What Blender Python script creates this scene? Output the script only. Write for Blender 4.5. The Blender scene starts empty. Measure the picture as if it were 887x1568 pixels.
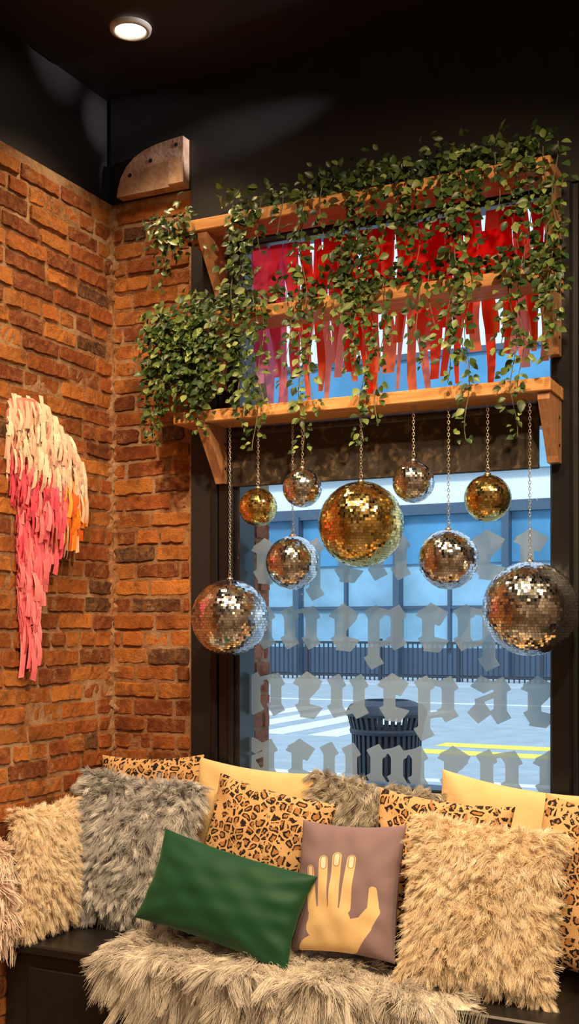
import bpy, math, random
import numpy as np
from mathutils import Matrix, Vector
random.seed(7); rng=np.random.default_rng(7)
sc=bpy.context.scene
COL=sc.collection

# ---------------------------------------------------------------- helpers
def link(o,parent=None):
    COL.objects.link(o)
    if parent: o.parent=parent
    return o
def empty(name,loc=(0,0,0)):
    e=bpy.data.objects.new(name,None); e.location=loc; e.empty_display_size=.1
    return link(e)
def mesh(name,verts,faces,mats=None,parent=None,smooth=False,midx=None,loc=None):
    me=bpy.data.meshes.new(name)
    me.from_pydata([tuple(map(float,v)) for v in verts],[],[tuple(int(i) for i in f) for f in faces])
    if mats:
        for m in (mats if isinstance(mats,(list,tuple)) else [mats]): me.materials.append(m)
    if midx is not None: me.polygons.foreach_set('material_index',list(midx))
    if smooth: me.polygons.foreach_set('use_smooth',[True]*len(me.polygons))
    me.update()
    o=bpy.data.objects.new(name,me)
    if loc: o.location=loc
    return link(o,parent)
class MB:
    def __init__(s): s.v=[];s.f=[];s.m=[]
    def add(s,v,f,m=0):
        n=len(s.v); s.v+= [tuple(p) for p in v]; s.f+=[tuple(i+n for i in q) for q in f]; s.m+=[m]*len(f)
    def box(s,x0,x1,y0,y1,z0,z1,m=0,c=0.0):
        if c<=0:
            v=[(x,y,z) for z in(z0,z1) for y in(y0,y1) for x in(x0,x1)]
            f=[(0,2,3,1),(4,5,7,6),(0,1,5,4),(2,6,7,3),(0,4,6,2),(1,3,7,5)]
            s.add(v,f,m); return
        lo=(x0,y0,z0);hi=(x1,y1,z1);v=[];idx={}
        for sx in(0,1):
            for sy in(0,1):
                for sz in(0,1):
                    b=[(lo,hi)[q][i] for i,q in enumerate((sx,sy,sz))]
                    ins=[c if q==0 else -c for q in(sx,sy,sz)]
                    for ax in range(3):
                        p=[b[i]+(ins[i] if i!=ax else 0) for i in range(3)]
                        idx[(sx,sy,sz,ax)]=len(v); v.append(tuple(p))
        I=lambda a,ax:idx[(a[0],a[1],a[2],ax)]
        f=[]
        for ax in range(3):
            o=[i for i in range(3) if i!=ax]
            for sd in(0,1):
                q=[]
                for (p0,p1) in((0,0),(1,0),(1,1),(0,1)):
                    a=[0,0,0];a[ax]=sd;a[o[0]]=p0;a[o[1]]=p1;q.append(I(a,ax))
                f.append(tuple(q))
            for p0 in(0,1):
                for p1 in(0,1):
                    a=[0,0,0];a[o[0]]=p0;a[o[1]]=p1;b=list(a);b[ax]=1
                    f.append((I(a,o[0]),I(b,o[0]),I(b,o[1]),I(a,o[1])))
        for sx in(0,1):
            for sy in(0,1):
                for sz in(0,1):
                    f.append(tuple(idx[(sx,sy,sz,k)] for k in range(3)))
        s.add(v,f,m)
    def prism(s,poly,axis,a0,a1,m=0):
        n=len(poly)
        def P(p,a): return {'x':(a,p[0],p[1]),'y':(p[0],a,p[1]),'z':(p[0],p[1],a)}[axis]
        v=[P(p,a0) for p in poly]+[P(p,a1) for p in poly]
        f=[tuple(range(n)),tuple(range(2*n-1,n-1,-1))]+[(i,(i+1)%n,n+(i+1)%n,n+i) for i in range(n)]
        s.add(v,f,m)
    def revolve(s,prof,c=(0,0,0),n=32,m=0):
        v=[];f=[]
        for r,z in prof:
            for k in range(n):
                t=2*math.pi*k/n; v.append((c[0]+r*math.cos(t),c[1]+r*math.sin(t),c[2]+z))
        for i in range(len(prof)-1):
            for k in range(n):
                f.append((i*n+k,i*n+(k+1)%n,(i+1)*n+(k+1)%n,(i+1)*n+k))
        s.add(v,f,m)
    def obj(s,name,mats,parent=None,smooth=False,loc=None):
        return mesh(name,s.v,s.f,mats,parent,smooth,s.m,loc)
def fixn(o):
    import bmesh
    bm=bmesh.new();bm.from_mesh(o.data);bmesh.ops.recalc_face_normals(bm,faces=bm.faces);bm.to_mesh(o.data);bm.free()
    return o

# ---------------------------------------------------------------- materials
class N:
    def __init__(s,name):
        s.mat=bpy.data.materials.new(name); s.mat.use_nodes=True
        s.t=s.mat.node_tree; s.t.nodes.clear()
        s.out=s.n('ShaderNodeOutputMaterial')
    def n(s,typ,**kw):
        x=s.t.nodes.new(typ)
        for k,v in kw.items():
            if k.startswith('_'): setattr(x,k[1:],v)
            else:
                k2=k.replace('__',' ')
                x.inputs[int(k2[1:]) if k2[0]=='i' and k2[1:].isdigit() else k2].default_value=v
        return x
    def l(s,a,b): s.t.links.new(a,b)
    def math(s,op,a,b=None,c=None):
        x=s.t.nodes.new('ShaderNodeMath');x.operation=op
        for i,q in enumerate((a,b,c)):
            if q is None: continue
            if isinstance(q,(int,float)): x.inputs[i].default_value=q
            else: s.l(q,x.inputs[i])
        return x.outputs[0]
    def mix(s,f,a,b,mode='MIX'):
        x=s.t.nodes.new('ShaderNodeMix');x.data_type='RGBA';x.blend_type=mode
        for i,q in zip((0,6,7),(f,a,b)):
            if isinstance(q,(int,float)): x.inputs[i].default_value=q
            elif isinstance(q,(tuple,list)): x.inputs[i].default_value=(*q[:3],1)
            else: s.l(q,x.inputs[i])
        return x.outputs[2]
    def ramp(s,f,stops,interp='LINEAR'):
        x=s.t.nodes.new('ShaderNodeValToRGB');x.color_ramp.interpolation=interp
        e=x.color_ramp.elements
        while len(e)<len(stops): e.new(.5)
        for q,(p,c) in zip(e,stops): q.position=p;q.color=(*c[:3],1) if isinstance(c,(tuple,list)) else (c,c,c,1)
        s.l(f,x.inputs[0]); return x.outputs[0]
    def noise(s,scale,detail=4,rough=.6,vec=None,dist=0):
        x=s.n('ShaderNodeTexNoise');x.inputs['Scale'].default_value=scale;x.inputs['Detail'].default_value=detail
        x.inputs['Roughness'].default_value=rough;x.inputs['Distortion'].default_value=dist
        s.l(vec if vec is not None else s.obj(),x.inputs['Vector']); return x.outputs[0]
    def obj(s):
        if not hasattr(s,'tc'): s.tc=s.n('ShaderNodeTexCoord')
        return s.tc.outputs['Object']
    def bump(s,h,strength=.3,dist=.01):
        x=s.n('ShaderNodeBump');x.inputs['Strength'].default_value=strength;x.inputs['Distance'].default_value=dist
        s.l(h,x.inputs['Height']); return x.outputs[0]
    def attr(s,name): 
        x=s.n('ShaderNodeAttribute',_attribute_name=name); return x
    def pbr(s,color=None,rough=.6,metal=0,normal=None,spec=.5,**kw):
        x=s.n('ShaderNodeBsdfPrincipled')
        if isinstance(color,(tuple,list)): x.inputs['Base Color'].default_value=(*color[:3],1)
        elif color is not None: s.l(color,x.inputs['Base Color'])
        if isinstance(rough,(int,float)): x.inputs['Roughness'].default_value=rough
        else: s.l(rough,x.inputs['Roughness'])
        x.inputs['Metallic'].default_value=metal; x.inputs['Specular IOR Level'].default_value=spec
        if normal is not None: s.l(normal,x.inputs['Normal'])
        for k,v in kw.items(): x.inputs[k.replace('__',' ')].default_value=v
        return x
    def done(s,sh): s.l(sh.outputs[0] if hasattr(sh,'outputs') else sh,s.out.inputs[0]); return s.mat
def simple(name,col,rough=.6,metal=0,var=.12,scale=20,bump=.15,**kw):
    m=N(name); nz=m.noise(scale)
    c=m.mix(m.ramp(nz,[(.3,0),(.7,1)]),tuple(k*(1-var) for k in col),tuple(k*(1+var) for k in col))
    return m.done(m.pbr(c,rough,metal,m.bump(nz,bump,.004),**kw))

def m_brick():
    m=N('old_brick'); a=m.attr('bcol'); nz=m.noise(42,8,.75); n2=m.noise(6,6,.75); n3=m.noise(130,4,.7); n4=m.noise(9,8,.8); n5=m.noise(1.7,4,.6); n6=m.noise(20,8,.8)
    c=m.mix(m.ramp(nz,[(.42,0),(.66,.5)]),a.outputs['Color'],(.76,.35,.12))
    c=m.mix(m.ramp(n6,[(.54,0),(.66,.6)]),c,(.24,.075,.03))
    c=m.mix(m.ramp(n2,[(.38,.65),(.50,0)]),c,(.17,.052,.024),'MIX')
    c=m.mix(m.ramp(n4,[(.57,0),(.64,.65)]),c,(.68,.44,.25))
    c=m.mix(m.ramp(n3,[(.60,0),(.70,.65)]),c,(.10,.04,.024))
    c=m.mix(1.0,c,m.ramp(n5,[(.35,(.62,.56,.52)),(.60,(1.05,1.05,1.05))]),'MULTIPLY')
    h=m.math('ADD',m.math('ADD',nz,m.math('MULTIPLY',n3,.6)),m.math('MULTIPLY',n6,.7))
    return m.done(m.pbr(c,.85,0,m.bump(h,1,.014),spec=.22))
def m_mortar():
    m=N('lime_mortar'); nz=m.noise(30,6,.75); n2=m.noise(4,4)
    c=m.mix(m.ramp(nz,[(.35,0),(.7,1)]),(.24,.10,.045),(.54,.29,.14))
    c=m.mix(m.ramp(n2,[(.48,0),(.62,.6)]),c,(.64,.46,.30))
    return m.done(m.pbr(c,.9,0,m.bump(nz,1,.018),spec=.2))
M_brick=m_brick(); M_mortar=m_mortar()
M_black=simple('black_painted_wall',(.012,.010,.012),.6,scale=9,bump=.3)
M_blackgloss=simple('black_gloss_frame',(.010,.010,.012),.28,scale=40,bump=.1)
M_bench=simple('black_bench_wood',(.013,.012,.012),.35,scale=25,bump=.2)
M_floor=simple('dark_floor',(.10,.07,.05),.4)
M_ceil=simple('black_ceiling_paint',(.018,.015,.019),.5,scale=3,bump=.2)
M_room=simple('warm_room_paint',(.50,.42,.36),.7)
def m_wood(name,c0,c1,axis=0):
    m=N(name); mp=m.n('ShaderNodeMapping'); m.l(m.obj(),mp.inputs[0])
    sc_=[30,30,30]; sc_[axis]=2.0; mp.inputs['Scale'].default_value=sc_
    nz=m.noise(1.6,5,.6,mp.outputs[0],1.2); 
    c=m.mix(m.ramp(nz,[(.3,0),(.72,1)]),c0,c1)
    return m.done(m.pbr(c,.5,0,m.bump(nz,.3,.003),spec=.4))
M_wood=m_wood('pine_shelf_wood',(.46,.19,.060),(.78,.40,.15))
M_woodz=m_wood('pine_bracket_wood',(.34,.15,.075),(.56,.29,.14),2)
def m_old():
    m=N('weathered_wood'); nz=m.noise(12,6,.7); n2=m.noise(60,4,.7)
    c=m.mix(m.ramp(nz,[(.35,0),(.65,1)]),(.34,.20,.13),(.62,.42,.30)); c=m.mix(m.ramp(n2,[(.56,0),(.7,.5)]),c,(.20,.11,.08))
    return m.done(m.pbr(c,.8,0,m.bump(n2,.8,.006)))
M_oldwood=m_old()
def m_leaf():
    m=N('ivy_leaf'); a=m.attr('lcol'); 
    p=m.pbr(a.outputs['Color'],.40,0,None,.5)
    t=m.n('ShaderNodeBsdfTranslucent'); m.l(m.mix(.5,a.outputs['Color'],(.22,.32,.05)),t.inputs[0])
    x=m.n('ShaderNodeMixShader',Fac=.20); m.l(p.outputs[0],x.inputs[1]); m.l(t.outputs[0],x.inputs[2])
    return m.done(x)
M_leaf=m_leaf()
M_stem=simple('ivy_stem',(.10,.09,.03),.6)
def m_mirror(name,metal_cols):
    m=N(name); a=m.attr('trnd')
    c=m.ramp(a.outputs['Fac'],[(0,metal_cols[0]),(.5,metal_cols[1]),(1,metal_cols[2])])
    r=m.math('MULTIPLY_ADD',a.outputs['Fac'],.12,.08)
    return m.done(m.pbr(c,r,1))
M_silver=m_mirror('silver_mirror_tile',((.70,.69,.68),(.95,.95,.95),(1,1,1)))
M_gold=m_mirror('gold_mirror_tile',((.80,.55,.16),(1,.74,.26),(1,.84,.40)))
M_grout=simple('ball_grout',(.16,.15,.14),.5)
M_groutg=simple('ball_grout_gold',(.22,.15,.04),.5)
M_chain=simple('steel_chain',(.65,.58,.48),.3,1)

def m_fur(name,root,tip,alt,rough=.55):
    m=N(name); h=m.n('ShaderNodeHairInfo'); a=m.attr('rnd')
    c=m.ramp(h.outputs['Intercept'],[(0,root),(.55,tip),(1,tip)])
    c=m.mix(m.ramp(a.outputs['Fac'],[(.40,0),(.75,.9)]),c,alt)
    return m.done(m.pbr(c,rough,0,None,.3))
M_furgrey=m_fur('grey_fur',(.15,.145,.15),(.42,.42,.44),(.93,.92,.90))
M_furgrey2=m_fur('grey_brown_fur',(.24,.20,.15),(.50,.45,.37),(.82,.76,.64))
M_furcream=m_fur('cream_fur',(.72,.52,.33),(.92,.76,.55),(1,.91,.75))
M_furthrow=m_fur('throw_fur',(.34,.29,.25),(.64,.59,.54),(.96,.90,.80))
M_furpink=m_fur('pink_fringe',(.82,.60,.50),(.93,.76,.66),(.96,.84,.74))
M_basegrey=simple('grey_fur_backing',(.22,.20,.19),.9)
M_basecream=simple('cream_fur_backing',(.74,.56,.37),.9)
def m_leopard():
    m=N('leopard_print'); 
    nv=m.n('ShaderNodeTexNoise',Scale=22.0,Detail=3.0); m.l(m.obj(),nv.inputs['Vector'])
    ma=m.n('ShaderNodeVectorMath',_operation='MULTIPLY_ADD'); ma.inputs[1].default_value=(.030,)*3
    m.l(nv.outputs['Color'],ma.inputs[0]); m.l(m.obj(),ma.inputs[2])
    mp=m.n('ShaderNodeMapping'); mp.inputs['Scale'].default_value=(1,.25,1); m.l(ma.outputs[0],mp.inputs[0])
    v=m.n('ShaderNodeTexVoronoi',_feature='DISTANCE_TO_EDGE',Scale=34.0,Randomness=.8); m.l(mp.outputs[0],v.inputs['Vector'])
    d=v.outputs['Distance']
    ring=m.math('MULTIPLY',m.math('GREATER_THAN',d,.10),m.math('LESS_THAN',d,.27))
    gap=m.math('GREATER_THAN',m.noise(70,2,.5),.44)
    ring=m.math('MULTIPLY',ring,gap)
    inner=m.math('GREATER_THAN',d,.20)
    base=m.mix(m.noise(12),(.56,.32,.14),(.76,.50,.25))
    c=m.mix(m.math('MULTIPLY',inner,.85),base,(.38,.16,.05))
    c=m.mix(ring,c,(.018,.010,.008))
    nz=m.noise(400,2)
    return m.done(m.pbr(c,.75,0,m.bump(nz,.5,.002),.3))
M_leo=m_leopard()
def fabric(name,col,sheen=.5,rough=.85,scale=500,bs=.3,tint=None):
    m=N(name); nz=m.noise(scale,2); n2=m.noise(10,3)
    c=m.mix(n2,tuple(k*.8 for k in col),tuple(min(1,k*1.15) for k in col))
    p=m.pbr(c,rough,0,m.bump(nz,bs,.0015),.3)
    p.inputs['Sheen Weight'].default_value=sheen; p.inputs['Sheen Roughness'].default_value=.35
    if tint: p.inputs['Sheen Tint'].default_value=(*tint,1)
    return m.done(p)
M_green=fabric('green_velvet',(.009,.070,.032),.6,.6,tint=(.2,.5,.3))
M_yellow=fabric('cream_fleece',(.88,.62,.31),.4,.9,120,.6)
def m_hand():
    m=N('mauve_hand_print'); a=m.attr('hand'); b=m.attr('nail')
    nz=m.noise(600,2)
    c=m.mix(m.math('LESS_THAN',a.outputs['Fac'],0),(.27,.19,.22),(.85,.61,.32))
    c=m.mix(m.math('LESS_THAN',b.outputs['Fac'],0),c,(.95,.80,.64))
    ln=m.math('LESS_THAN',m.math('ABSOLUTE',b.outputs['Fac']),.7)
    c=m.mix(m.math('MULTIPLY',ln,.7),c,(.20,.12,.12))
    return m.done(m.pbr(c,.85,0,m.bump(nz,.5,.002),.2))
M_hand=m_hand()

# ---------------------------------------------------------------- room shell
ROOM_X=4.8; ROOM_Y=-6.2; CEIL=3.6; BRK=3.183; WX0=.373; GX0=.60; GX1=1.755; GZ0=.94; GZ1=2.93
def brick_geo(a0,a1,z0,z1,place,seed=0,proud=.006):
    r=random.Random(seed); V=[];F=[];C=[]
    ch=.0668; z=z0; row=0
    while z+ch*.6<z1:
        header=(row%6==3); L=.105 if header else .212
        a=a0-(L*.5 if row%2 else 0)-r.random()*.04
        zt=min(z+ch-.008,z1)
        while a<a1:
            l=L*(1+r.uniform(-.14,.14)); s=max(a,a0+.012); e=min(a+l-.009-r.random()*.004,a1-.012)
            if e-s>.025:
                t=r.random(); u=r.random()
                base=(.60,.180,.040)
                if t<.25: base=(.76,.27,.06)
                elif t<.5: base=(.48,.120,.032)
                elif t<.66: base=(.30,.075,.030)
                elif t<.72: base=(.11,.06,.045)
                k=.75+.42*u; col=(base[0]*k,base[1]*k,base[2]*k)
                p=proud+r.uniform(-.006,.006)
                nA=max(3,int((e-s)/.020)+1); nZ=4
                n0=len(V); 
                j=lambda q:r.uniform(-q,q)
                sl0=j(.009);sl1=j(.009); tilt=j(.004)
                for iz in range(nZ+1):
                    for ia in range(nA+1):
                        fa=ia/nA; zz0=z+sl0*(1-fa)*.6; zz1=zt+sl1*fa*.6
                        aa=s+(e-s)*fa; z_=zz0+(zz1-zz0)*iz/nZ
                        edge=(ia in(0,nA))or(iz in(0,nZ)); corner=(ia in(0,nA))and(iz in(0,nZ))
                        o=-.004 if edge else p+j(.0022)+tilt*(iz/nZ-.5)
                        if corner: aa+=(.005 if ia==0 else -.005); z_+=(.005 if iz==0 else -.005)
                        if not edge:
                            if iz==1: z_=zz0+.0055+j(.003)
                            if iz==nZ-1: z_=zz1-.0055+j(.003)
                            if ia==1: aa=s+.005+j(.0025)
                            if ia==nA-1: aa=e-.005+j(.0025)
                        else: aa+=j(.0035); z_+=j(.0035)
                        V.append(place(aa,z_,o)); C.append(col)
                for iz in range(nZ):
                    for ia in range(nA):
                        q=n0+iz*(nA+1)+ia; F.append((q,q+1,q+nA+2,q+nA+1))
            a+=l
        z+=ch; row+=1
    return V,F,C
def brick_wall_obj(name,parts,extra):
    mb=MB(); cols=[]
    for V,F,C in parts: mb.add(V,F,0); cols+=C
    for fn in extra: 
        n=len(mb.v); fn(mb); cols+=[(.3,.15,.08)]*(len(mb.v)-n)
    o=mb.obj(name,[M_brick,M_mortar,M_black],smooth=False)
    at=o.data.attributes.new('bcol','FLOAT_COLOR','POINT')
    at.data.foreach_set('color',np.array([(*c,1) for c in cols],dtype=np.float32).ravel())
    return o
Lw=brick_geo(-4.2,0.0,0.02,BRK,lambda a,z,o:(o,a,z),1)
def ex_left(mb):
    mb.box(-.25,0,ROOM_Y,0.25,-.0,BRK,1)
    mb.box(-.25,-.02,ROOM_Y,0.25,BRK,CEIL,2)
brick_wall_obj('wall_left',[Lw],[ex_left])
Bw=brick_geo(0.0,WX0,0.02,BRK,lambda a,z,o:(a,-o,z),2)
def ex_back(mb):
    mb.box(0,WX0,0,.2,0,BRK,1)
    mb.box(0,WX0,-.012,.2,BRK,CEIL,2)
    mb.box(WX0,GX0-.09,-.012,.1,0,CEIL,2)
    mb.box(GX0-.09,ROOM_X,0,.1,0,GZ0-.05,2)
    mb.box(GX0-.09,ROOM_X,-.012,.1,GZ1+.03,CEIL,2)
    mb.box(GX1+.04,ROOM_X,0,.1,GZ0-.05,GZ1+.03,2)
brick_wall_obj('wall_back',[Bw],[ex_back])
r=random.Random(9); V=[];F=[]; nz_=150
for i in range(nz_+1):
    z=.4+(BRK-.42)*i/nz_; w1=.030+r.uniform(-.016,.022); w2=.026+r.uniform(-.014,.020); d=.008+r.uniform(-.003,.004)
    V+=[(.001,-w1,z),(d,-w1*.55,z+r.uniform(-.004,.004)),(.014+r.uniform(-.004,.004),-.014,z),(w2*.55,-d,z),(w2,-.001,z)]
    if i:
        for k in range(4): q=(i-1)*5+k; F.append((q,q+1,q+6,q+5))
mesh('trim_1',V,F,[M_mortar])
mb=MB(); mb.box(-.3,ROOM_X+.1,ROOM_Y-.1,.3,CEIL,CEIL+.1); mb.obj('ceiling',[M_ceil])
mb=MB(); mb.box(-.0,ROOM_X+.1,ROOM_Y-.1,.1,-.08,0); mb.obj('floor',[M_floor])
mb=MB(); mb.box(ROOM_X,ROOM_X+.1,ROOM_Y,.1,0,CEIL); mb.obj('wall_right',[M_room])
mb=MB(); mb.box(0,ROOM_X,ROOM_Y-.1,ROOM_Y,0,CEIL); mb.obj('wall_front',[M_room])
V,F,C=brick_geo(.10,.24,GZ0-.3,2.0,lambda a,z,o:(GX0-.02+o,a,z),5)
def ex_rev(m): m.box(.35,GX0-.02,.101,.24,-.1,3.6,1)
o=brick_wall_obj('exterior_brick_pier',[(V,F,[(.62,.20,.13)]*len(C))],[ex_rev])

# ---------------------------------------------------------------- window
win=empty('window_1')
mb=MB()
fy0,fy1=-.005,.085
mb.box(GX0-.09,GX0,-.045,fy1,GZ0-.05,GZ1+.03,0,.006)
mb.box(GX0-.13,GX0-.10,-.035,-.01,.42,GZ1,0,.006)
mb.box(GX0-.045,GX0-.02,-.06,-.04,GZ0,GZ1,0,.006)
mb.box(GX1,GX1+.07,-.03,fy1,GZ0-.05,GZ1+.03,0,.006)
mb.box(GX1+.09,GX1+.12,-.02,0,GZ0-.05,GZ1+.03,0,.005)
mb.box(GX0,GX1,fy0,fy1,GZ1,GZ1+.03,0,.005)
mb.box(GX0,GX1,-.05,fy1,GZ0-.05,GZ0,0,.006)
mb.box(GX0,GX1,.0,fy1,2.17,2.27,0,.006)
fixn(mb.obj('frame',[M_blackgloss],win))
g=N('window_glass'); tr=g.n('ShaderNodeBsdfTransparent'); gl=g.n('ShaderNodeBsdfGlossy',Roughness=.02)
lw=g.n('ShaderNodeFresnel',IOR=1.45); mx=g.n('ShaderNodeMixShader'); g.l(lw.outputs[0],mx.inputs[0]); g.l(tr.outputs[0],mx.inputs[1]); g.l(gl.outputs[0],mx.inputs[2])
tr.inputs[0].default_value=(.93,.98,1,1)
M_glass=g.done(mx)
GY=.05
mesh('glass_pane',[(GX0,GY,GZ0),(GX1,GY,GZ0),(GX1,GY,GZ1),(GX0,GY,GZ1)],[(0,1,2,3)],[M_glass],win)
POLY=[]
def poly(pts):
    P=np.array(pts,float); A=0
    for i in range(len(P)): A+=P[i-1][0]*P[i][1]-P[i][0]*P[i-1][1]
    if A<0: P=P[::-1]
    POLY.append(P)
def minim(x,z0,z1,w=.046):
    d=.034; e=.017
    poly([(x-w/2,z0+d),(x+w/2,z0+d),(x+w/2,z1-d),(x-w/2,z1-d)])
    for zc in(z1-d,z0+d): poly([(x-w/2-e,zc+.010),(x-.010,zc-d),(x+w/2+e,zc-.010),(x+.010,zc+d)])
def hairl(x0,z0,x1,z1,w=.011):
    dx,dz=x1-x0,z1-z0;l=math.hypot(dx,dz);nx,nz=-dz/l*w/2,dx/l*w/2
    poly([(x0+nx,z0+nz),(x0-nx,z0-nz),(x1-nx,z1-nz),(x1+nx,z1+nz)])
def glyph(ch,x,z0,z1):
    s=.088
    if ch in'nu':
        for k in range(2): minim(x+k*s,z0,z1)
        zz=z1 if ch=='n' else z0+.045
        hairl(x,zz-.03,x+s,zz-.012,.016); return 2*s
    if ch=='m':
        for k in range(3): minim(x+k*s*.9,z0,z1)
        for k in range(2): hairl(x+k*s*.9,z1-.035,x+(k+1)*s*.9,z1-.018,.018)
        return 2.8*s
    if ch in 'qp':
        minim(x,z0-(.07 if ch=='p' else 0),z1); minim(x+s,z0-(.07 if ch=='q' else 0),z1)
        hairl(x,z1-.018,x+s,z1-.036,.022); hairl(x,z0+.02,x+s,z0+.034,.022); return 2*s
    if ch in 'ec':
        minim(x+.02,z0,z1); poly([(x-.03,z1-.040),(x+.062,z1-.078),(x+.095,z1-.030),(x+.03,z1+.006)])
        if ch=='e': hairl(x+.080,z1-.045,x+.02,z0+.06,.018)
        poly([(x,z0+.0),(x+.02,z0+.055),(x+.098,z0+.038),(x+.06,z0-.006)]); return s*1.6
    if ch=='a':
        minim(x+s,z0,z1); poly([(x-.03,z0+.038),(x+.01,z0),(x+.06,z0+.038),(x+.02,z0+.09)])
        hairl(x,z0+.075,x+s,z0+.11,.020); poly([(x-.02,z1-.035),(x+.02,z1+.003),(x+s,z1-.03),(x+.03,z1-.06)]); return s*2
for z0,z1,word,off in((1.665,1.83,'eqcnaecnpe',.01),(1.415,1.58,'unepcqunac',-.04),(1.165,1.33,'neucpaenuc',.0),(.92,1.08,'acumeneanu',-.03)):
    x=GX0+off
    for ch in word:
        if x>GX1+.02: break
        x+=glyph(ch,x+.02,z0,z1)+.010
st=.005; gx=np.arange(GX0+.004,GX1-.004,st); gz=np.arange(GZ0+.004,1.87,st)
XX,ZZ=np.meshgrid(gx,gz); D=np.full(XX.shape,1.)
for P in POLY:
    d=np.full(XX.shape,-1.)
    for i in range(len(P)):
        p=P[i-1];q=P[i]; e=q-p; L_=np.hypot(*e)
        if L_<1e-6: continue
        nx,nz2=e[1]/L_,-e[0]/L_
        d=np.maximum(d,(XX-p[0])*nx+(ZZ-p[1])*nz2)
    D=np.minimum(D,d)
nx_=len(gx); F=[]
for i in range(len(gz)-1):
    for j in range(nx_-1):
        if min(D[i,j],D[i,j+1],D[i+1,j],D[i+1,j+1])<.001: q=i*nx_+j; F.append((q,q+1,q+nx_+1,q+nx_))
dm=N('frosted_decal'); d1=dm.n('ShaderNodeBsdfDiffuse'); d1.inputs[0].default_value=(.46,.47,.42,1); d2=dm.n('ShaderNodeBsdfTranslucent'); d2.inputs[0].default_value=(.40,.45,.41,1)
mm=dm.n('ShaderNodeMixShader',Fac=.68); dm.l(d1.outputs[0],mm.inputs[1]); dm.l(d2.outputs[0],mm.inputs[2])
tt=dm.n('ShaderNodeBsdfTransparent'); tm_=dm.n('ShaderNodeBsdfTransparent'); tm_.inputs[0].default_value=(.85,.92,.92,1)
m2=dm.n('ShaderNodeMixShader',Fac=.14); dm.l(mm.outputs[0],m2.inputs[1]); dm.l(tm_.outputs[0],m2.inputs[2])
m3=dm.n('ShaderNodeMixShader'); dm.l(dm.math('LESS_THAN',dm.attr('sd').outputs['Fac'],0.0),m3.inputs[0]); dm.l(tt.outputs[0],m3.inputs[1]); dm.l(m2.outputs[0],m3.inputs[2])
M_decal=dm.done(m3)
o=mesh('frosted_lettering',np.stack([XX.ravel(),np.full(XX.size,GY-.004),ZZ.ravel()],-1),F,[M_decal],win)
at=o.data.attributes.new('sd','FLOAT','POINT'); at.data.foreach_set('value',D.ravel().astype(np.float32))
bm_=N('roller_blind_fabric'); nz=bm_.noise(30,3,.5,None,.6); c=bm_.mix(bm_.ramp(nz,[(.55,0),(.70,.6)]),(.022,.015,.010),(.17,.12,.065))  # lighter noise spots paint dappled light from the mirror balls onto the dark blind
M_blind=bm_.done(bm_.pbr(c,.5))
mb=MB(); mb.box(GX0-.03,GX1-.03,-.055,-.048,2.03,2.235,0); mb.box(GX0-.03,GX1-.03,-.062,-.042,2.02,2.036,0,.003)
mb.revolve([(.0,-.57),(.022,-.57),(.022,.57),(0,.57)],n=12)
n=4*12
for i in range(len(mb.v)-n,len(mb.v)):
    x,y,z=mb.v[i]; mb.v[i]=((GX0+GX1)/2-.03+z,-.045+y*.8,2.225+x*.8)
fixn(mb.obj('roller_blind',[M_blind],win))

rs=N('red_tissue_paper'); a=rs.attr('scol'); d1=rs.n('ShaderNodeBsdfDiffuse'); d2=rs.n('ShaderNodeBsdfTranslucent'); rs.l(a.outputs['Color'],d1.inputs[0]); rs.l(a.outputs['Color'],d2.inputs[0])
mm=rs.n('ShaderNodeMixShader',Fac=.55); rs.l(d1.outputs[0],mm.inputs[1]); rs.l(d2.outputs[0],mm.inputs[2]); M_red=rs.done(mm)
V=[];F=[];C=[]
r=random.Random(5)
for lay in range(2):
    x=GX0+.015+lay*.012
    while x<GX1-.03:
        w=r.uniform(.030,.062); zt=2.925-r.random()*.004; zb=r.uniform(2.285,2.45) if lay==0 else r.uniform(2.36,2.56)
        if r.random()<.15: zt-=r.uniform(0,.08)
        y0=.026-lay*.012
        ns=10; n0=len(V)
        pk=max(0,1-(x-GX0)/.22)
        ct=r.choice([(.95,.012,.012),(1,.02,.02),(.90,.03,.012)]); cb=r.choice([(1,.10,.015),(1,.20,.08),(1,.06,.02),(1,.30,.20)])
        ct=tuple(ct[i]*(1-pk)+(.9,.10,.25)[i]*pk for i in range(3)); cb=tuple(cb[i]*(1-pk)+(.95,.35,.5)[i]*pk for i in range(3))
        sway=r.uniform(-.02,.02); q1=r.uniform(.25,.6)
        for i in range(ns+1):
            t=i/ns; ww=w*(1-q1*max(0,t-.4)/.6)*(1+.22*math.sin(t*9+x*50)); z=zt+(zb-zt)*t
            xx=x+w/2+sway*t*t+.007*math.sin(t*7+x*30); yy=y0+.004*math.sin(t*11+x*77)
            V+=[(xx-ww/2,yy,z),(xx+ww/2,yy,z)]; cc=tuple(ct[k]*(1-t**1.5)+cb[k]*t**1.5 for k in range(3)); C+=[cc,cc]
            if i: q=n0+2*i; F.append((q-2,q-1,q+1,q))
        x+=w+r.choice([-.008,.0,.008,.020]) if lay==0 else w+r.uniform(.0,.02)
o=mesh('red_paper_streamers',V,F,[M_red])
at=o.data.attributes.new('scol','FLOAT_COLOR','POINT'); at.data.foreach_set('color',np.array([(*c,1) for c in C],dtype=np.float32).ravel())

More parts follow.
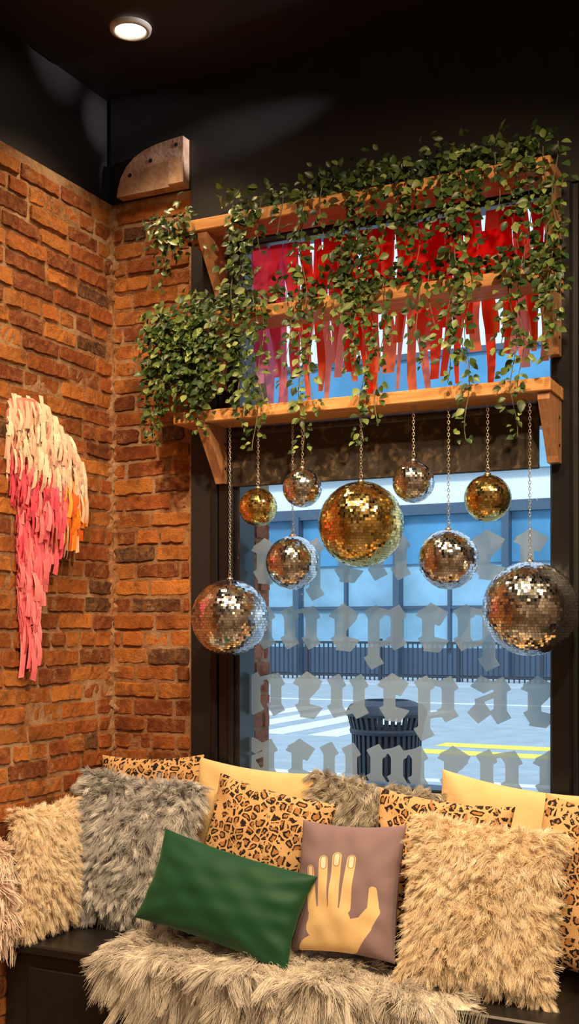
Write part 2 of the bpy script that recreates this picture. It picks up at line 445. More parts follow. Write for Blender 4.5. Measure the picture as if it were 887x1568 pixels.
# ---------------------------------------------------------------- shelves
SX0,SX1,SD=.42,1.80,.22
for zt in(2.282,2.632,2.975):
    e=empty('wall_shelf',(0,0,0))
    mb=MB(); mb.box(SX0,SX1,-SD,-.064,zt-.042,zt,0,.003); mb.box(SX0,GX0-.1,-.064,-.013,zt-.042,zt,0,.002); mb.box(GX1+.01,SX1,-.064,-.032,zt-.042,zt,0,.002)
    fixn(mb.obj('board',[M_wood],e))
    for bx in(.535,1.775):
        mb=MB(); zb=zt-.043; t=.019; yb=-.05 if bx<1 else -.033
        mb.prism([(yb,zb),(-.205,zb),(-.205,zb-.022),(-.085,zb-.185),(-.075,zb-.205),(yb,zb-.205)],'x',bx-t,bx+t)
        fixn(mb.obj('bracket',[M_woodz],e))
        mb=MB()
        for zz in(zb-.06,zb-.15):
            mb.revolve([(0,0),(.005,0),(.005,.003),(0,.003)],n=10)
            for i in range(len(mb.v)-40,len(mb.v)):
                a_,b_,c_=mb.v[i]; mb.v[i]=(bx+t+c_,-.07+a_,zz+b_)
        mb.obj('screws',[M_black],e)
mb=MB()
pts=[(.365,3.185),(.365,3.37),(.31,3.367),(.25,3.36),(.19,3.347),(.145,3.328),(.108,3.298),(.082,3.26),(.068,3.22),(.062,3.185)]
mb.prism(pts,'y',-.06,-.013)
mb.box(.305,.372,-.075,-.058,3.185,3.29,0,.004)
for hx,hz in((.125,3.26),(.335,3.34),(.22,3.30)):
    mb.revolve([(0,0),(.008,0),(.008,.002),(0,.002)],n=10,m=1)
    for i in range(len(mb.v)-40,len(mb.v)):
        a_,b_,c_=mb.v[i]; mb.v[i]=(hx+a_,-.0605-c_,hz+b_)
fixn(mb.obj('wooden_corbel',[M_oldwood,M_black]))

# ---------------------------------------------------------------- ivy
LV=[];LF=[];LC=[];SV=[];SF=[]
leafshape=[(0,0),(.26,.20),(.40,.48),(.28,.78),(0,1.05),(-.28,.78),(-.40,.48),(-.26,.20)]
def leaf(p,d,nrm,size,col):
    d=d.normalized(); s=d.cross(nrm)
    if s.length<1e-3: return
    s.normalize(); n=s.cross(d)
    n0=len(LV)
    pts=leafshape+[(0,.35),(0,.7)]
    for i,(a,b) in enumerate(pts):
        fold=abs(a)*.35; curl=-.18*b*b
        q=p+d*(b*size)+s*(a*size*.92)+n*((fold+curl)*size); LV.append(tuple(q)); LC.append(col)
    for f in((0,1,8),(1,2,8),(2,9,8),(2,3,9),(3,4,9),(4,5,9),(5,6,9),(6,8,9),(6,7,8),(7,0,8)): LF.append(tuple(n0+k for k in f))
greens=[(.026,.055,.016),(.045,.088,.022),(.08,.135,.032),(.13,.19,.05),(.23,.30,.09),(.03,.065,.026)]
def stem(path,rad=.0016):
    n0=len(SV)
    for i,p in enumerate(path):
        for k in range(3):
            t=k*2.094; SV.append((p.x+rad*math.cos(t),p.y+rad*math.sin(t),p.z))
        if i:
            for k in range(3):
                a=n0+(i-1)*3+k;b=n0+(i-1)*3+(k+1)%3; SF.append((a,b,b+3,a+3))
rv=random.Random(11)
def rleaf(p,outdir,size=None,dark=1.0):
    d=outdir+Vector((rv.uniform(-.7,.7),rv.uniform(-.5,.3),rv.uniform(-.7,.35)))
    nrm=Vector((rv.uniform(-.6,.6),-1+rv.uniform(-.3,.5),rv.uniform(-.2,.9))).normalized()
    c=rv.choice(greens); k=rv.uniform(.75,1.3)*dark
    leaf(p,d,nrm,size or rv.uniform(.020,.036),(c[0]*k,c[1]*k,c[2]*k))
def strand(x,y,z,zb,dens=1.0,wob=.02):
    z0=z; p=Vector((x,y,z)); path=[p.copy()]; ph=rv.random()*6; step=.012
    drift=rv.uniform(-.07,.07); bulk=rv.random()*6
    while p.z>zb:
        t=(z0-p.z)
        p=p+Vector((drift*step+math.sin(t*22+ph)*wob*.12,math.cos(t*17+ph)*.0012,-step)); path.append(p.copy())
        bk=.5+.5*math.sin(t*16+bulk)
        for rep in range(2 if rv.random()<.40*bk else 1):
            if rv.random()<.88*dens:
                sd=rv.choice((-1,1)); taper=1 if p.z-zb>.06 else .75
                o=Vector((sd*rv.uniform(.2,1),-rv.uniform(.1,.8),-.35))
                off=Vector((sd*rv.uniform(0,.016+.020*bk),-rv.uniform(0,.018),0))
                rleaf(p+off,o,rv.uniform(.021,.037)*taper)
    stem(path)
def garland(x0,x1,ztop,dens=260,zs=.035):
    n=int((x1-x0)*dens); path=[]
    for i in range(n):
        x=x0+(x1-x0)*i/n+rv.uniform(-.01,.01)
        bump_=.5+.5*math.sin(x*9+ztop*5)*math.sin(x*23)
        y=-.13-rv.random()*.10; z=ztop+rv.uniform(0,zs*(.6+1.2*bump_))
        rleaf(Vector((x,y,z)),Vector((rv.uniform(-1,1),-.4,rv.uniform(0,.8))),None,.75)
        if i%8==0: path.append(Vector((x,-.19+rv.uniform(-.01,.01),ztop+.008)))
    stem(path,.002)
def put_ivy(name):
    global LV,LF,LC,SV,SF
    e=empty(name)
    o=mesh('leaves',LV,LF,[M_leaf],e,True)
    at=o.data.attributes.new('lcol','FLOAT_COLOR','POINT'); at.data.foreach_set('color',np.array([(*c,1) for c in LC],dtype=np.float32).ravel())
    mesh('stems',SV,SF,[M_stem],e)
    LV=[];LF=[];LC=[];SV=[];SF=[]
def zspread(lst,y,z):
    for (x,zb,d) in lst: strand(x,y+rv.uniform(-.02,.01),z,zb+rv.uniform(-.015,.015),d)
garland(.60,1.80,2.985,280,.06); garland(.95,1.78,2.99,240,.09)
for i in range(170):
    rleaf(Vector((rv.gauss(.42,.06),-.19+rv.uniform(-.05,.04),rv.gauss(2.955,.045))),Vector((rv.uniform(-1,1),-.4,-.3)),None,.6)
for (cx_,cz_,sx_,sz_,nn_) in((.73,2.84,.035,.08,100),(1.16,2.76,.05,.11,180),(1.36,2.84,.04,.08,70),(1.52,2.86,.045,.09,120),(1.75,2.84,.045,.10,110)):
    for i in range(nn_): rleaf(Vector((rv.gauss(cx_,sx_),-.235-rv.random()*.04,min(rv.gauss(cz_,sz_),3.02))),Vector((rv.uniform(-1,1),-.5,-.4)))
zspread([(.38,2.80,.9),(.41,2.72,1),(.45,2.84,1),(.68,2.62,1),(.71,2.50,1.1),(.74,2.64,1),(.79,2.84,1),(.88,2.84,1),(.92,2.70,1),(.96,2.58,1),(1.03,2.82,1),
 (1.10,2.66,1.1),(1.14,2.58,1.1),(1.18,2.54,1.1),(1.22,2.74,1),(1.28,2.84,1),(1.34,2.76,1),(1.38,2.66,1),(1.44,2.82,1),(1.48,2.70,1.1),(1.52,2.56,1.1),(1.56,2.74,1),(1.63,2.84,1),(1.69,2.70,1),(1.73,2.60,1.1),(1.78,2.54,1),(1.83,2.5,1)],-.235,3.0)
put_ivy('hanging_ivy')
garland(.44,1.82,2.645,250,.05)
for i in range(950):
    x=rv.gauss(.49,.11); z=rv.gauss(2.50,.10)
    if z>2.68 or x<.31 or x>.80 or z<2.26: continue
    rleaf(Vector((x,-.235-rv.random()*.07,z)),Vector((rv.uniform(-1,1),-.5,-.4)))
zspread([(.345,2.20,1),(.37,2.16,1.2),(.40,2.20,1.2),(.43,2.26,1.2),(.46,2.36,1.2),(.50,2.24,1.2),(.535,2.19,1.2),(.56,2.21,1.2),(.60,2.36,1.1),(.64,2.34,1.1),(.69,2.28,1.1),(.73,2.22,1.2),(.765,2.12,1.2),(.79,2.28,1),
 (.90,2.36,1),(.945,2.12,1.2),(.97,2.24,1),(1.07,2.46,1),(1.12,2.42,1),(1.16,2.36,1.1),(1.195,2.11,1.3),(1.22,2.20,1.1),(1.25,2.40,1),(1.37,2.36,1.1),(1.41,2.48,1),
 (1.47,2.44,1),(1.50,2.30,1.1),(1.525,2.11,1.3),(1.55,2.30,1),(1.66,2.38,1),(1.695,2.11,1.2),(1.72,2.26,1.1),(1.77,2.44,1.2),(1.815,2.34,1.2),(1.83,2.44,1)],-.24,2.66)
put_ivy('hanging_ivy')

# ---------------------------------------------------------------- disco balls
def torus(mb,c,R,r,mat,nu=10,nv=5,sx=1.0,m=0):
    v=[];f=[]
    for i in range(nu):
        a=2*math.pi*i/nu
        for j in range(nv):
            b=2*math.pi*j/nv
            p=Vector(((R*sx+r*math.cos(b))*math.cos(a),r*math.sin(b),(R+r*math.cos(b))*math.sin(a)))
            p=mat@p+c; v.append(tuple(p))
    for i in range(nu):
        for j in range(nv):
            f.append((i*nv+j,((i+1)%nu)*nv+j,((i+1)%nu)*nv+(j+1)%nv,i*nv+(j+1)%nv))
    mb.add(v,f,m)
def disco(x,y,z,R,gold,seed):
    r=np.random.default_rng(seed)
    e=empty('disco_ball',(x,y,z))
    tile=.0098 if R>.12 else (.0088 if R>.08 else .0078)
    nl=int(math.pi*R/tile); V=[];F=[];T=[]
    for i in range(nl):
        p0=-math.pi/2+math.pi*i/nl; p1=p0+math.pi/nl; pm=(p0+p1)/2
        nj=max(4,int(round(2*math.pi*R*math.cos(pm)/tile))); off=r.random()*6.28
        for j in range(nj):
            t0=off+2*math.pi*j/nj; t1=t0+2*math.pi/nj; tm=(t0+t1)/2
            cn=Vector((math.cos(pm)*math.cos(tm),math.cos(pm)*math.sin(tm),math.sin(pm)))
            te=Vector((-math.sin(tm),math.cos(tm),0)); tu=cn.cross(te)
            tilt=(te*r.normal(0,.055)+tu*r.normal(0,.055)); nn=(cn+tilt).normalized()
            te=(te-nn*te.dot(nn)).normalized(); tu=nn.cross(te)
            hw=math.pi*R*math.cos(pm)/nj*.91; hh=math.pi*R/nl/2*.91
            c=cn*(R*1.0); n0=len(V)
            for a,b in((-1,-1),(1,-1),(1,1),(-1,1)): V.append(tuple(c+te*(a*hw)+tu*(b*hh)))
            F.append((n0,n0+1,n0+2,n0+3)); q=r.random(); T+=[q]*4
    o=mesh('mirror_tiles',V,F,[M_gold if gold else M_silver],e)
    at=o.data.attributes.new('trnd','FLOAT','POINT'); at.data.foreach_set('value',np.array(T,dtype=np.float32))
    mb=MB(); Rc=R-.0016
    mb.revolve([(Rc*math.cos(t),Rc*math.sin(t)) for t in np.linspace(-math.pi/2,math.pi/2,24)],n=40)
    mb.obj('core',[M_groutg if gold else M_grout],e,True)
    mb=MB(); mb.revolve([(0,R-.002),(.012,R-.002),(.012,R+.004),(.005,R+.008),(.004,R+.014),(0,R+.014)],n=14)
    ztop=2.240-z; torus(mb,Vector((0,0,R+.018)),.006,.0012,Matrix.Identity(3))
    k=0; zz=R+.028
    while zz<ztop+.002:
        torus(mb,Vector((0,0,zz)),.0062,.0012,Matrix.Rotation((k%2)*math.pi/2+.3,3,'Z'),sx=.62); zz+=.0102; k+=1
    torus(mb,Vector((0,0,ztop-.006)),.009,.0015,Matrix.Identity(3))
    mb.obj('chain',[M_chain],e,True)
B=[(.630,-.17,1.533,.139,0),(.745,-.17,1.927,.068,1),(.934,-.20,1.983,.068,0),(.858,-.12,1.729,.095,0),(1.142,-.17,1.850,.146,1),
   (1.331,-.17,1.985,.070,0),(1.453,-.17,1.722,.098,0),(1.585,-.17,1.917,.076,1),(1.724,-.175,1.558,.150,0)]
for i,b in enumerate(B): disco(*b,seed=i)

# ---------------------------------------------------------------- paper fringe hanging on left wall
tab=[(2.31,-.625,-.53),(2.285,-.645,-.48),(2.21,-.65,-.34),(2.12,-.65,-.25),(2.0,-.625,-.23),(1.96,-.60,-.25),(1.89,-.60,-.33),(1.82,-.60,-.44),(1.75,-.60,-.48),(1.64,-.595,-.51),(1.52,-.585,-.53),(1.36,-.58,-.55)]
def yr(z):
    for (za,a,b),(zb,c,d) in zip(tab,tab[1:]):
        if za>=z>=zb:
            t=(za-z)/(za-zb); return a+(c-a)*t,b+(d-b)*t
    return tab[-1][1:]
pp=N('tissue_fringe'); a=pp.attr('scol'); M_fr=pp.done(pp.pbr(a.outputs['Color'],.8,0,pp.bump(pp.noise(90),.4,.004),.2))
V=[];F=[];C=[]
r=random.Random(3)
def thick(y,z):
    a,b=yr(z); m=(a+b)/2; h=max(.01,(b-a)/2); q=max(0,1-((y-m)/h)**2)
    return .012+ (.065 if z>1.9 else .03)*math.sqrt(q)
zs=np.linspace(2.30,1.42,26)
for i,z in enumerate(zs):
    a,b=yr(z)
    for j in range(9):
        y=a+.008+(b-a-.016)*j/8; V.append((thick(y,z)*.8 if 0<j<8 else .002,y,z)); C.append((.8,.3,.25) if z>2.08 else (.75,.12,.2))
for i in range(len(zs)-1):
    for j in range(8): q=i*9+j; F.append((q,q+1,q+10,q+9))
z=2.315
while z>1.44:
    a,b=yr(min(z,2.305)); y=a-.006
    while y<b:
        w=r.uniform(.010,.024); L=r.uniform(.07,.12)
        if z<1.95: L=r.uniform(.09,.15)
        if z<1.8: w*=1.2
        fr=(y-a)/(b-a)
        if z>2.11-.12*fr: c=r.choice([(.93,.66,.48),(.95,.76,.60),(.92,.56,.44),(.97,.84,.68)])
        elif fr>.5 and z>1.88: c=r.choice([(.92,.24,.02),(.95,.38,.08),(.90,.16,.03),(.95,.62,.42)])
        else: c=r.choice([(.90,.15,.22),(.92,.24,.28),(.85,.10,.17)])
        if z<1.8: c=tuple(q*.75+p_*.25 for q,p_ in zip(c,(.9,.42,.40)))
        k=r.uniform(.88,1.08); c=tuple(min(1,q*k) for q in c)
        x0=thick(min(y,b),z)+r.uniform(0,.012); sway=r.uniform(-.012,.012); out=r.uniform(.004,.020); n0=len(V); tw=r.uniform(-.006,.006)
        for s in range(5):
            t=s/4; xx=x0+out*math.sin(t*2.6)-.006*t; yy=y+w/2+sway*t
            ww=w*(1-.1*t); zz=z-L*t
            if s==4: 
                V+=[(xx,yy-ww/2,zz+r.uniform(-.006,.006)),(xx+tw*2,yy+ww/2,zz+r.uniform(-.006,.006))]
            else: V+=[(xx,yy-ww/2,zz),(xx+tw*t*2,yy+ww/2,zz)]
            C+=[c,c]
            if s: q=n0+2*s; F.append((q-2,q-1,q+1,q))
        y+=w*.8
    z-=.028
o=mesh('fringed_paper_wall_hanging',V,F,[M_fr])
at=o.data.attributes.new('scol','FLOAT_COLOR','POINT'); at.data.foreach_set('color',np.array([(*c,1) for c in C],dtype=np.float32).ravel())

# ---------------------------------------------------------------- bench
BZ=.42
mb=MB()
mb.box(.02,3.6,-.683,-.055,BZ-.035,BZ,0,.006)
mb.box(.02,3.6,-.66,-.055,.0,BZ-.036,0,.004)
for k in range(6):
    x=.12+k*.58; mb.box(x,x+.46,-.672,-.659,.06,BZ-.08,0,.004)
fixn(mb.obj('window_bench',[M_bench]))

# ---------------------------------------------------------------- pillows
def psurf(a,b,side,P):
    w,h,t,c,sd=P
    x=w/2*a*(1-c*(1-b**2)); z=h/2*b*(1-c*(1-a**2))
    e=np.clip((1-a**2)*(1-b**2),0,1)
    th=t/2*e**.42
    wr=(np.sin(a*5+sd)*np.sin(b*4+sd*2)+.5*np.sin(a*11+b*9+sd*3)+.4*np.sin(a*3-b*13+sd))*t*.024*e**.3
    rad=np.sin(np.arctan2(b,a)*14+sd)*t*.06*np.clip(a*a+b*b-.45,0,1)*e**.25
    return np.stack([x,side*(th+wr+rad),z],-1)
def pmat(c,yaw,lean,roll):
    return Matrix.Translation(c)@Matrix.Rotation(math.radians(yaw),4,'Z')@Matrix.Rotation(-math.radians(lean),4,'X')@Matrix.Rotation(math.radians(roll),4,'Y')
def hair_obj(name,pts,r0,r1,mat,parent,rnd):
    Nn,K,_=pts.shape
    cu=bpy.data.hair_curves.new(name); cu.add_curves([K]*Nn)
    cu.attributes['position'].data.foreach_set('vector',pts.astype(np.float32).ravel())
    ra=cu.attributes.get('radius') or cu.attributes.new('radius','FLOAT','POINT')
    rr=np.tile(np.linspace(r0,r1,K),(Nn,1)).astype(np.float32); ra.data.foreach_set('value',rr.ravel())
    at=cu.attributes.new('rnd','FLOAT','CURVE'); at.data.foreach_set('value',rnd.astype(np.float32))
    cu.materials.append(mat)
    o=bpy.data.objects.new(name,cu); return link(o,parent)
def nearest(root,idx):
    best=np.full(len(root),1e9); near=np.zeros(len(root),int)
    for s in range(0,len(idx),64):
        d=((root[:,None,:]-root[idx[s:s+64]][None])**2).sum(-1); m=d.argmin(1); v=d[np.arange(len(root)),m]
        u=v<best; best[u]=v[u]; near[u]=m[u]+s
    return near
def fur(root,nrm,comb,L,grav,clumps,cl,K=6,jit=.35):
    Nn=len(root); idx=rng.choice(Nn,clumps,replace=False)
    near=nearest(root,idx)
    cj=rng.normal(0,1,(clumps,3)); ccl=cl*rng.uniform(.3,1.0,clumps)
    fl=np.stack([np.sin(root[:,0]*21+root[:,2]*13)+np.sin(root[:,2]*31+1.3),np.cos(root[:,1]*19+root[:,0]*9),np.cos(root[:,0]*25-root[:,2]*12)],-1)*.22
    d0=nrm*.50+comb+fl+rng.normal(0,.16,(Nn,3))+cj[near]*jit
    d0/=np.linalg.norm(d0,axis=1,keepdims=True)
    Ls=L*(rng.uniform(.6,1.15,(Nn,1)))*(.85+.3*rng.random((clumps,1))[near])
    t=np.linspace(0,1,K)[None,:,None]
    curl=rng.normal(0,1,(clumps,3))[near]*.5+rng.normal(0,.25,(Nn,3))
    pts=root[:,None]+d0[:,None]*Ls[:,None]*t+(np.array(grav)[None,None]+curl[:,None]*.35)*(Ls[:,None]*t**2)
    cp=pts[idx][near]; w=ccl[near][:,None,None]*t**1.2
    pts=pts*(1-w)+cp*w
    wv=np.sin(t*5+rng.random((Nn,1,1))*6)*.0025*t
    return pts+wv,(rng.random(clumps)[near]*.65+rng.random(Nn)*.35)
def pillow(name,c,w,h,t,yaw,lean,roll,mat,seed=0,furp=None,cc=.07,G=48,hand=False):
    M=pmat(Vector(c),yaw,lean,roll); P=(w,h,t,cc,seed*1.7)
    s=np.sin(np.linspace(-math.pi/2,math.pi/2,G+1)) if not hand else np.linspace(-1,1,G+1)
    A,Bb=np.meshgrid(s,s)
    V=[];F=[]
    f=psurf(A,Bb,-1,P).reshape(-1,3); b=psurf(A,Bb,1,P).reshape(-1,3)
    V=np.concatenate([f,b]); n=(G+1)**2
    for i in range(G):
        for j in range(G):
            q=i*(G+1)+j; F.append((q,q+1,q+G+2,q+G+1)); F.append((n+q,n+q+G+1,n+q+G+2,n+q+1))
    o=mesh(name,V,F,[mat],None,True); o.matrix_world=M
    if hand:
        X=A.ravel()*76; Y=Bb.ravel()*96
        def cap(x0,y0,x1,y1,r0,r1=None):
            r1=r0 if r1 is None else r1
            dx,dy=x1-x0,y1-y0; tt=np.clip(((X-x0)*dx+(Y-y0)*dy)/(dx*dx+dy*dy),0,1)
            return np.hypot(X-x0-dx*tt,Y-y0-dy*tt)-(r0+(r1-r0)*tt)
        hd=np.minimum.reduce([cap(-48,24,-39,-36,6,7.5),cap(-28,40,-22,-32,6.5,8),cap(-7,46,-5,-30,7,8),cap(15,44,13,-30,6.5,8),
            cap(-30,-46,6,-46,15),cap(-28,-60,0,-68,19),cap(-34,-98,0,-80,24),cap(8,-64,38,-52,14,12),cap(38,-52,52,-30,11,9),cap(52,-30,50,0,8,5.5),cap(20,-85,38,-56,10)])
        nl=np.minimum.reduce([cap(-48,25,-47,15,3.6),cap(-28,41,-27,30,4.2),cap(-7,47,-7,36,4.4),cap(15,45,15,34,4.2)])
        for nm,d in(('hand',hd),('nail',nl)):
            dd=np.concatenate([d,np.full(n,50.)]); at=o.data.attributes.new(nm,'FLOAT','POINT'); at.data.foreach_set('value',dd.astype(np.float32))
    if furp:
        cnt,L,clumps,cl,fm,rad=furp
        a=rng.uniform(-1,1,cnt); bb=rng.uniform(-1,1,cnt); sd=np.where(rng.random(cnt)<.82,-1.,1.)
        k=cnt//8; ed=rng.integers(0,4,k); a[:k]=np.where(ed<2,np.where(ed==0,-.985,.985),a[:k]); bb[:k]=np.where(ed>=2,np.where(ed==2,-.985,.985),bb[:k])
        a=np.clip(a,-.985,.985);bb=np.clip(bb,-.985,.985)
        p=psurf(a,bb,1,P); p[:,1]*=sd
        e_=.01
        pa=psurf(a+e_,bb,1,P);pb=psurf(a,bb+e_,1,P); pa[:,1]*=sd;pb[:,1]*=sd
        nr=np.cross(pa-p,pb-p); nr/=np.linalg.norm(nr,axis=1,keepdims=True)+1e-9
        flip=np.sign((nr[:,1])*sd); flip[flip==0]=1; nr*=flip[:,None]
        Ri=M.to_3x3().inverted(); g=Ri@Vector((0,0,-1)); g=np.array(g)
        comb=np.stack([.5*np.clip(p[:,0]/(w/2),-1,1)**3,np.zeros(cnt),-.45+.5*np.clip(p[:,2]/(h/2),-1,1)**3],-1)
        pts,rr=fur(p,nr,comb,L,g*.30,clumps,cl)
        hair_obj('fur',pts,rad,rad*.3,fm,o,rr)
    return o
FG=(46000,.047,1700,.68,M_furgrey,.00075)
FG2=(24000,.040,1200,.6,M_furgrey2,.00075)
FC=(48000,.038,2200,.50,M_furcream,.00072)
pillow('leopard_print_pillow',(.27,-.125,.765),.46,.50,.11,0,4,-3,M_leo,1)
pillow('cream_pillow',(.70,-.13,.75),.50,.50,.12,0,4,4,M_yellow,2)
pillow('grey_fur_pillow',(1.16,-.135,.73),.50,.48,.10,0,4,6,M_basegrey,3,FG2)
pillow('cream_pillow',(1.63,-.13,.745),.50,.50,.12,0,4,7,M_yellow,4)
pillow('cream_pillow',(2.12,-.14,.75),.44,.50,.12,0,4,-4,M_yellow,5)
pillow('cream_fur_pillow',(.105,-.54,.66),.30,.43,.11,84,6,0,M_basecream,6,(24000,.032,1000,.5,M_furcream,.0007))
pillow('grey_fur_pillow',(.315,-.325,.70),.47,.51,.13,6,12,4,M_basegrey,7,FG)
pillow('leopard_print_pillow',(.82,-.29,.72),.47,.46,.13,0,12,10,M_leo,8)
pillow('leopard_print_pillow',(1.45,-.285,.72),.46,.47,.13,0,11,4,M_leo,9)
pillow('leopard_print_pillow',(1.99,-.36,.71),.46,.50,.13,8,12,12,M_leo,10)
pillow('cream_fur_pillow',(1.66,-.50,.68),.43,.47,.14,4,15,3,M_basecream,11,FC)
pillow('hand_print_pillow',(1.205,-.44,.668),.385,.42,.12,-8,16,-3,M_hand,12,None,.07,150,True)
pillow('green_velvet_pillow',(.80,-.52,.615),.59,.31,.15,2,20,11,M_green,13,None,.08,72)
pillow('pink_fringed_pillow',(.055,-.72,.60),.10,.32,.05,85,4,0,M_basecream,14,(1600,.065,160,.7,M_furpink,.0018))

# fur throw
NX=40;NB=24
def thp(a,b):
    x=.47+1.13*a+.02*np.sin(b*9)
    yb=-.50+.22*np.exp(-((a-.48)/.28)**2)-.10*np.clip(a-.7,0,1)/.3
    edge=-.70; top=np.abs(edge-yb); hang=.13+.03*np.sin(a*9)-.10*np.clip(.18-a,0,1)/.18-.10*np.clip(a-.85,0,1)/.15
    s=b*(top+hang); on=s<top
    y=np.where(on,yb-s,edge-.006*np.sin(a*20)); z=np.where(on,BZ+.012+.004*np.sin(a*13+b*7),BZ+.012-(s-top))
    return np.stack([x,y,z],-1),on
a,b=np.meshgrid(np.linspace(0,1,NX+1),np.linspace(0,1,NB+1)); V,_=thp(a,b); V=V.reshape(-1,3)
F=[(i*(NX+1)+j,i*(NX+1)+j+1,(i+1)*(NX+1)+j+1,(i+1)*(NX+1)+j) for i in range(NB) for j in range(NX)]
M_baseth=simple('throw_backing',(.36,.31,.26),.9)
throw=mesh('shaggy_fur_throw',V,F,[M_baseth],None,True)
cnt=52000
a=rng.random(cnt);b=rng.random(cnt); k=cnt//10; a[:k]=np.where(rng.random(k)<.5,.005,.995)
p,on=thp(a,b)
nr=np.where(on[:,None],np.array([0,0,1.]),np.array([0,-1.,0]))*.35
comb=np.where(on[:,None],np.array([0,-.9,.0]),np.array([0,-.2,-1.])).astype(float)
comb[:,0]+=(a-.5)*1.1+.3*np.sin(a*23+b*5)
comb[:,1]+=.25*np.sin(a*31)
comb[(b<.12),1]+=.8
pts,rr=fur(p,nr,comb,.088,(0,0,-.45),1300,.75,7,.18)
ok=pts[:,:,1]>-.69; pts[:,:,2]=np.where(ok,np.maximum(pts[:,:,2],BZ+.004),pts[:,:,2])
hair_obj('fur',pts,.00085,.0003,M_furthrow,throw,rr)

# ---------------------------------------------------------------- exterior
M_asph=simple('asphalt',(.38,.44,.46),.9,scale=3)
M_side=simple('sidewalk',(.46,.51,.53),.9,scale=2)
M_yel=simple('road_paint_yellow',(.92,.74,.10),.8)
M_wht=simple('road_paint_white',(.80,.83,.83),.8)
M_dark=simple('dark_metal',(.022,.034,.05),.5)
M_b1=simple('blue_panel',(.07,.26,.45),.5,scale=.4,var=.3)
M_b2=simple('pale_blue_panel',(.22,.41,.54),.5,scale=.5,var=.3)
M_b3=simple('slate_panel',(.05,.09,.14),.5)
M_b4=simple('sky_white_panel',(.78,.85,.88),.5)  # pale band on the facade, coloured to stand in for bright sky
mb=MB(); mb.box(-60,30,.26,60,-.3,-.12); mb.obj('street_ground',[M_asph])
mb=MB(); mb.box(-60,30,.26,5.6,-.119,-.10); mb.box(-60,30,25.5,31,-.119,-.08); mb.obj('sidewalk_ground',[M_side])
mb=MB(); mb.box(-2.3,20,10.0,10.45,-.118,-.112,0); mb.box(-2.3,20,10.9,11.35,-.118,-.112,0); mb.box(-30,20,7.5,7.7,-.118,-.112,1)
for k in range(6): mb.box(-9+k*.9,-8.5+k*.9,11.5,17,-.118,-.112,1)
mb.box(-40,20,19,19.25,-.118,-.112,1)
mb.obj('road_markings',[M_yel,M_wht])
mb=MB()
for k in range(190): x=-24+k*.15; mb.box(x,x+.035,27.4,27.44,-.1,1.05)
mb.box(-24,4.5,27.38,27.46,1.0,1.07); mb.box(-24,4.5,27.38,27.46,.02,.09)
for k in range(12): x=-24+k*2.4; mb.box(x,x+.1,27.36,27.48,-.1,1.15)
mb.obj('street_fence',[M_dark])
mb=MB()
mb.box(-45,20,32,33,-.1,.8,2);mb.box(-45,20,32,33,.8,3.6,1);mb.box(-45,20,31.9,33,3.6,5.2,0);mb.box(-45,20,31.6,33,5.2,5.55,2)
mb.box(-45,20,32.3,33,5.55,6.6,3);mb.box(-45,20,32,33,6.6,8.4,1);mb.box(-45,20,31.8,33,8.4,10.4,0);mb.box(-45,20,31.7,33,10.4,10.6,2)
for k in range(17):
    x=-44+k*3.7; mb.box(x,x+.22,31.5,31.9,-.1,5.3,2); mb.box(x+1.8,x+1.9,31.8,32,.8,3.6,2)
mb.box(-45,20,31.85,31.98,2.1,2.2,2)
mb.obj('blue_building',[M_b1,M_b2,M_b3,M_b4])
tc=MB(); cx,cy=-.165,3.48
for k in range(36):
    t=2*math.pi*k/36; ct,st=math.cos(t),math.sin(t); w=.011
    px,py=-st*w,ct*w
    v=[]
    for z,rr in((-.08,.20),(.3,.225),(.78,.24),(.90,.27)):
        v+=[(cx+ct*rr-px,cy+st*rr-py,z),(cx+ct*rr+px,cy+st*rr+py,z),(cx+ct*(rr-.02)+px,cy+st*(rr-.02)+py,z),(cx+ct*(rr-.02)-px,cy+st*(rr-.02)-py,z)]
    f=[]
    for i in range(3):
        for j in range(4): f.append((i*4+j,i*4+(j+1)%4,i*4+4+(j+1)%4,i*4+4+j))
    tc.add(v,f)
tc.revolve([(.0,-.095),(.21,-.095),(.21,-.05),(.20,-.04),(.19,.5),(.195,.80),(.18,.80),(.17,0)],(cx,cy,0),36)
for zz,rr in((.30,.235),(.78,.25),(.90,.275)): tc.revolve([(rr-.025,zz),(rr,zz-.005),(rr+.005,zz+.015),(rr,zz+.03),(rr-.025,zz+.03)],(cx,cy,0),36)
tc.revolve([(.275,.93),(.25,.97),(.16,1.0),(.15,1.0),(.15,.93)],(cx,cy,0),36)
fixn(tc.obj('street_trash_can',[M_dark]))

# ---------------------------------------------------------------- lights
M_em=N('downlight_lens'); e_=M_em.n('ShaderNodeEmission',Strength=14.0); e_.inputs[0].default_value=(1,.86,.66,1); M_em=M_em.done(e_)
M_trim=simple('white_trim',(.6,.58,.55),.5)
WARM=(1,.71,.41)
def downlight(x,y,power,target=None,ang=110,blend=.7,size=.05,col=WARM):
    e=empty('ceiling_downlight',(x,y,CEIL))
    mb=MB(); mb.revolve([(.052,-.003),(.056,-.016),(.072,-.012),(.074,-.001)],n=32); mb.obj('trim_ring',[M_trim],e,True)
    mb=MB(); mb.revolve([(0,-.006),(.052,-.006)],n=32); mb.obj('lens',[M_em],e)
    L=bpy.data.lights.new('spot','SPOT'); L.energy=power; L.color=col; L.spot_size=math.radians(ang); L.spot_blend=blend; L.shadow_soft_size=size
    o=bpy.data.objects.new('spot_lamp',L); link(o,e); o.location=(0,0,-.05)
    if target:
        d=Vector(target)-Vector((x,y,CEIL-.05)); o.rotation_euler=d.to_track_quat('-Z','Y').to_euler()
downlight(.378,-.432,36,(.35,-.5,0),110)
downlight(2.5,-2.3,275,(.9,-.1,1.15),78)
downlight(.85,-1.9,185,(.15,-.2,.9),80)
downlight(3.4,-1.4,110,(1.7,-.3,.8),85)
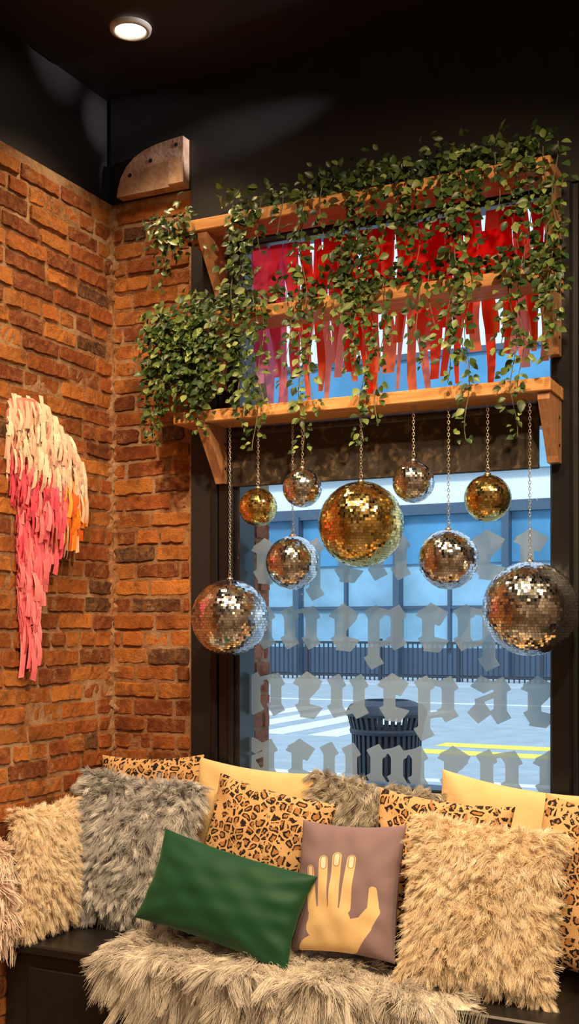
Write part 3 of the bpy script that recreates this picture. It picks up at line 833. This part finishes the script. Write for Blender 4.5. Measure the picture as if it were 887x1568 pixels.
downlight(1.6,-1.5,190,(1.1,-.45,.4),75)
downlight(2.2,-4.6,165,None,130)
downlight(4.1,-4.0,165,None,130)
downlight(.9,-4.4,165,None,130)
downlight(3.9,-2.2,120,None,120)
# added spots with made-up barrels and arms, to streak upper wall and ceiling
def streak_spot(loc,target,power,ang):
    e=empty('added_streak_spotlight',loc)
    d=(Vector(target)-Vector(loc)); q=d.to_track_quat('-Z','Y')
    mb=MB(); mb.revolve([(0,.09),(.022,.09),(.024,.0),(.020,.0),(.018,.03),(0,.03)],n=20); h=mb.obj('barrel',[M_blackgloss],e,True); h.rotation_mode='QUATERNION'; h.rotation_quaternion=q
    mb=MB(); mb.box(-.008,.008,-.008,.008,.02,CEIL-loc[2],0,.002); mb.obj('arm',[M_blackgloss],e)
    L=bpy.data.lights.new('beam','SPOT'); L.energy=power; L.color=(1,.93,.92); L.spot_size=math.radians(ang); L.spot_blend=1; L.shadow_soft_size=.01
    o=bpy.data.objects.new('beam_lamp',L); link(o,e); o.location=d.normalized()*.01; o.rotation_mode='QUATERNION'; o.rotation_quaternion=q
streak_spot((2.15,-.30,3.53),(.45,.0,3.34),260,8)
streak_spot((2.35,-.42,3.52),(.3,-.1,3.50),200,7)
streak_spot((2.35,-.52,3.52),(.2,-.35,3.64),160,10)
S=bpy.data.lights.new('daylight_sun','SUN'); S.energy=2.9; S.color=(.86,.94,1); S.angle=.2
o=bpy.data.objects.new('daylight_sun',S); link(o); o.rotation_euler=(math.radians(48),0,math.radians(15)); o.location=(0,-2,8)
w=bpy.data.worlds.new('sky'); sc.world=w; w.use_nodes=True; nt=w.node_tree; bg=nt.nodes['Background']
tcw=nt.nodes.new('ShaderNodeTexCoord'); sp=nt.nodes.new('ShaderNodeSeparateXYZ'); rp=nt.nodes.new('ShaderNodeValToRGB')
nt.links.new(tcw.outputs['Generated'],sp.inputs[0]); nt.links.new(sp.outputs[2],rp.inputs[0]); nt.links.new(rp.outputs[0],bg.inputs[0])
rp.color_ramp.elements[0].color=(.76,.88,1,1); rp.color_ramp.elements[1].color=(.48,.68,1,1); bg.inputs[1].default_value=1.25

# ---------------------------------------------------------------- camera
cam=bpy.data.cameras.new('camera'); co=bpy.data.objects.new('camera',cam); link(co)
cam.sensor_fit='VERTICAL'; cam.sensor_height=36; cam.sensor_width=36; cam.lens=39.6; cam.shift_y=.1122
co.location=(2.604,-3.738,1.5)
th=math.atan(.486)
co.rotation_euler=(math.radians(90),0,th)
sc.camera=co
sc.view_settings.view_transform='Standard'
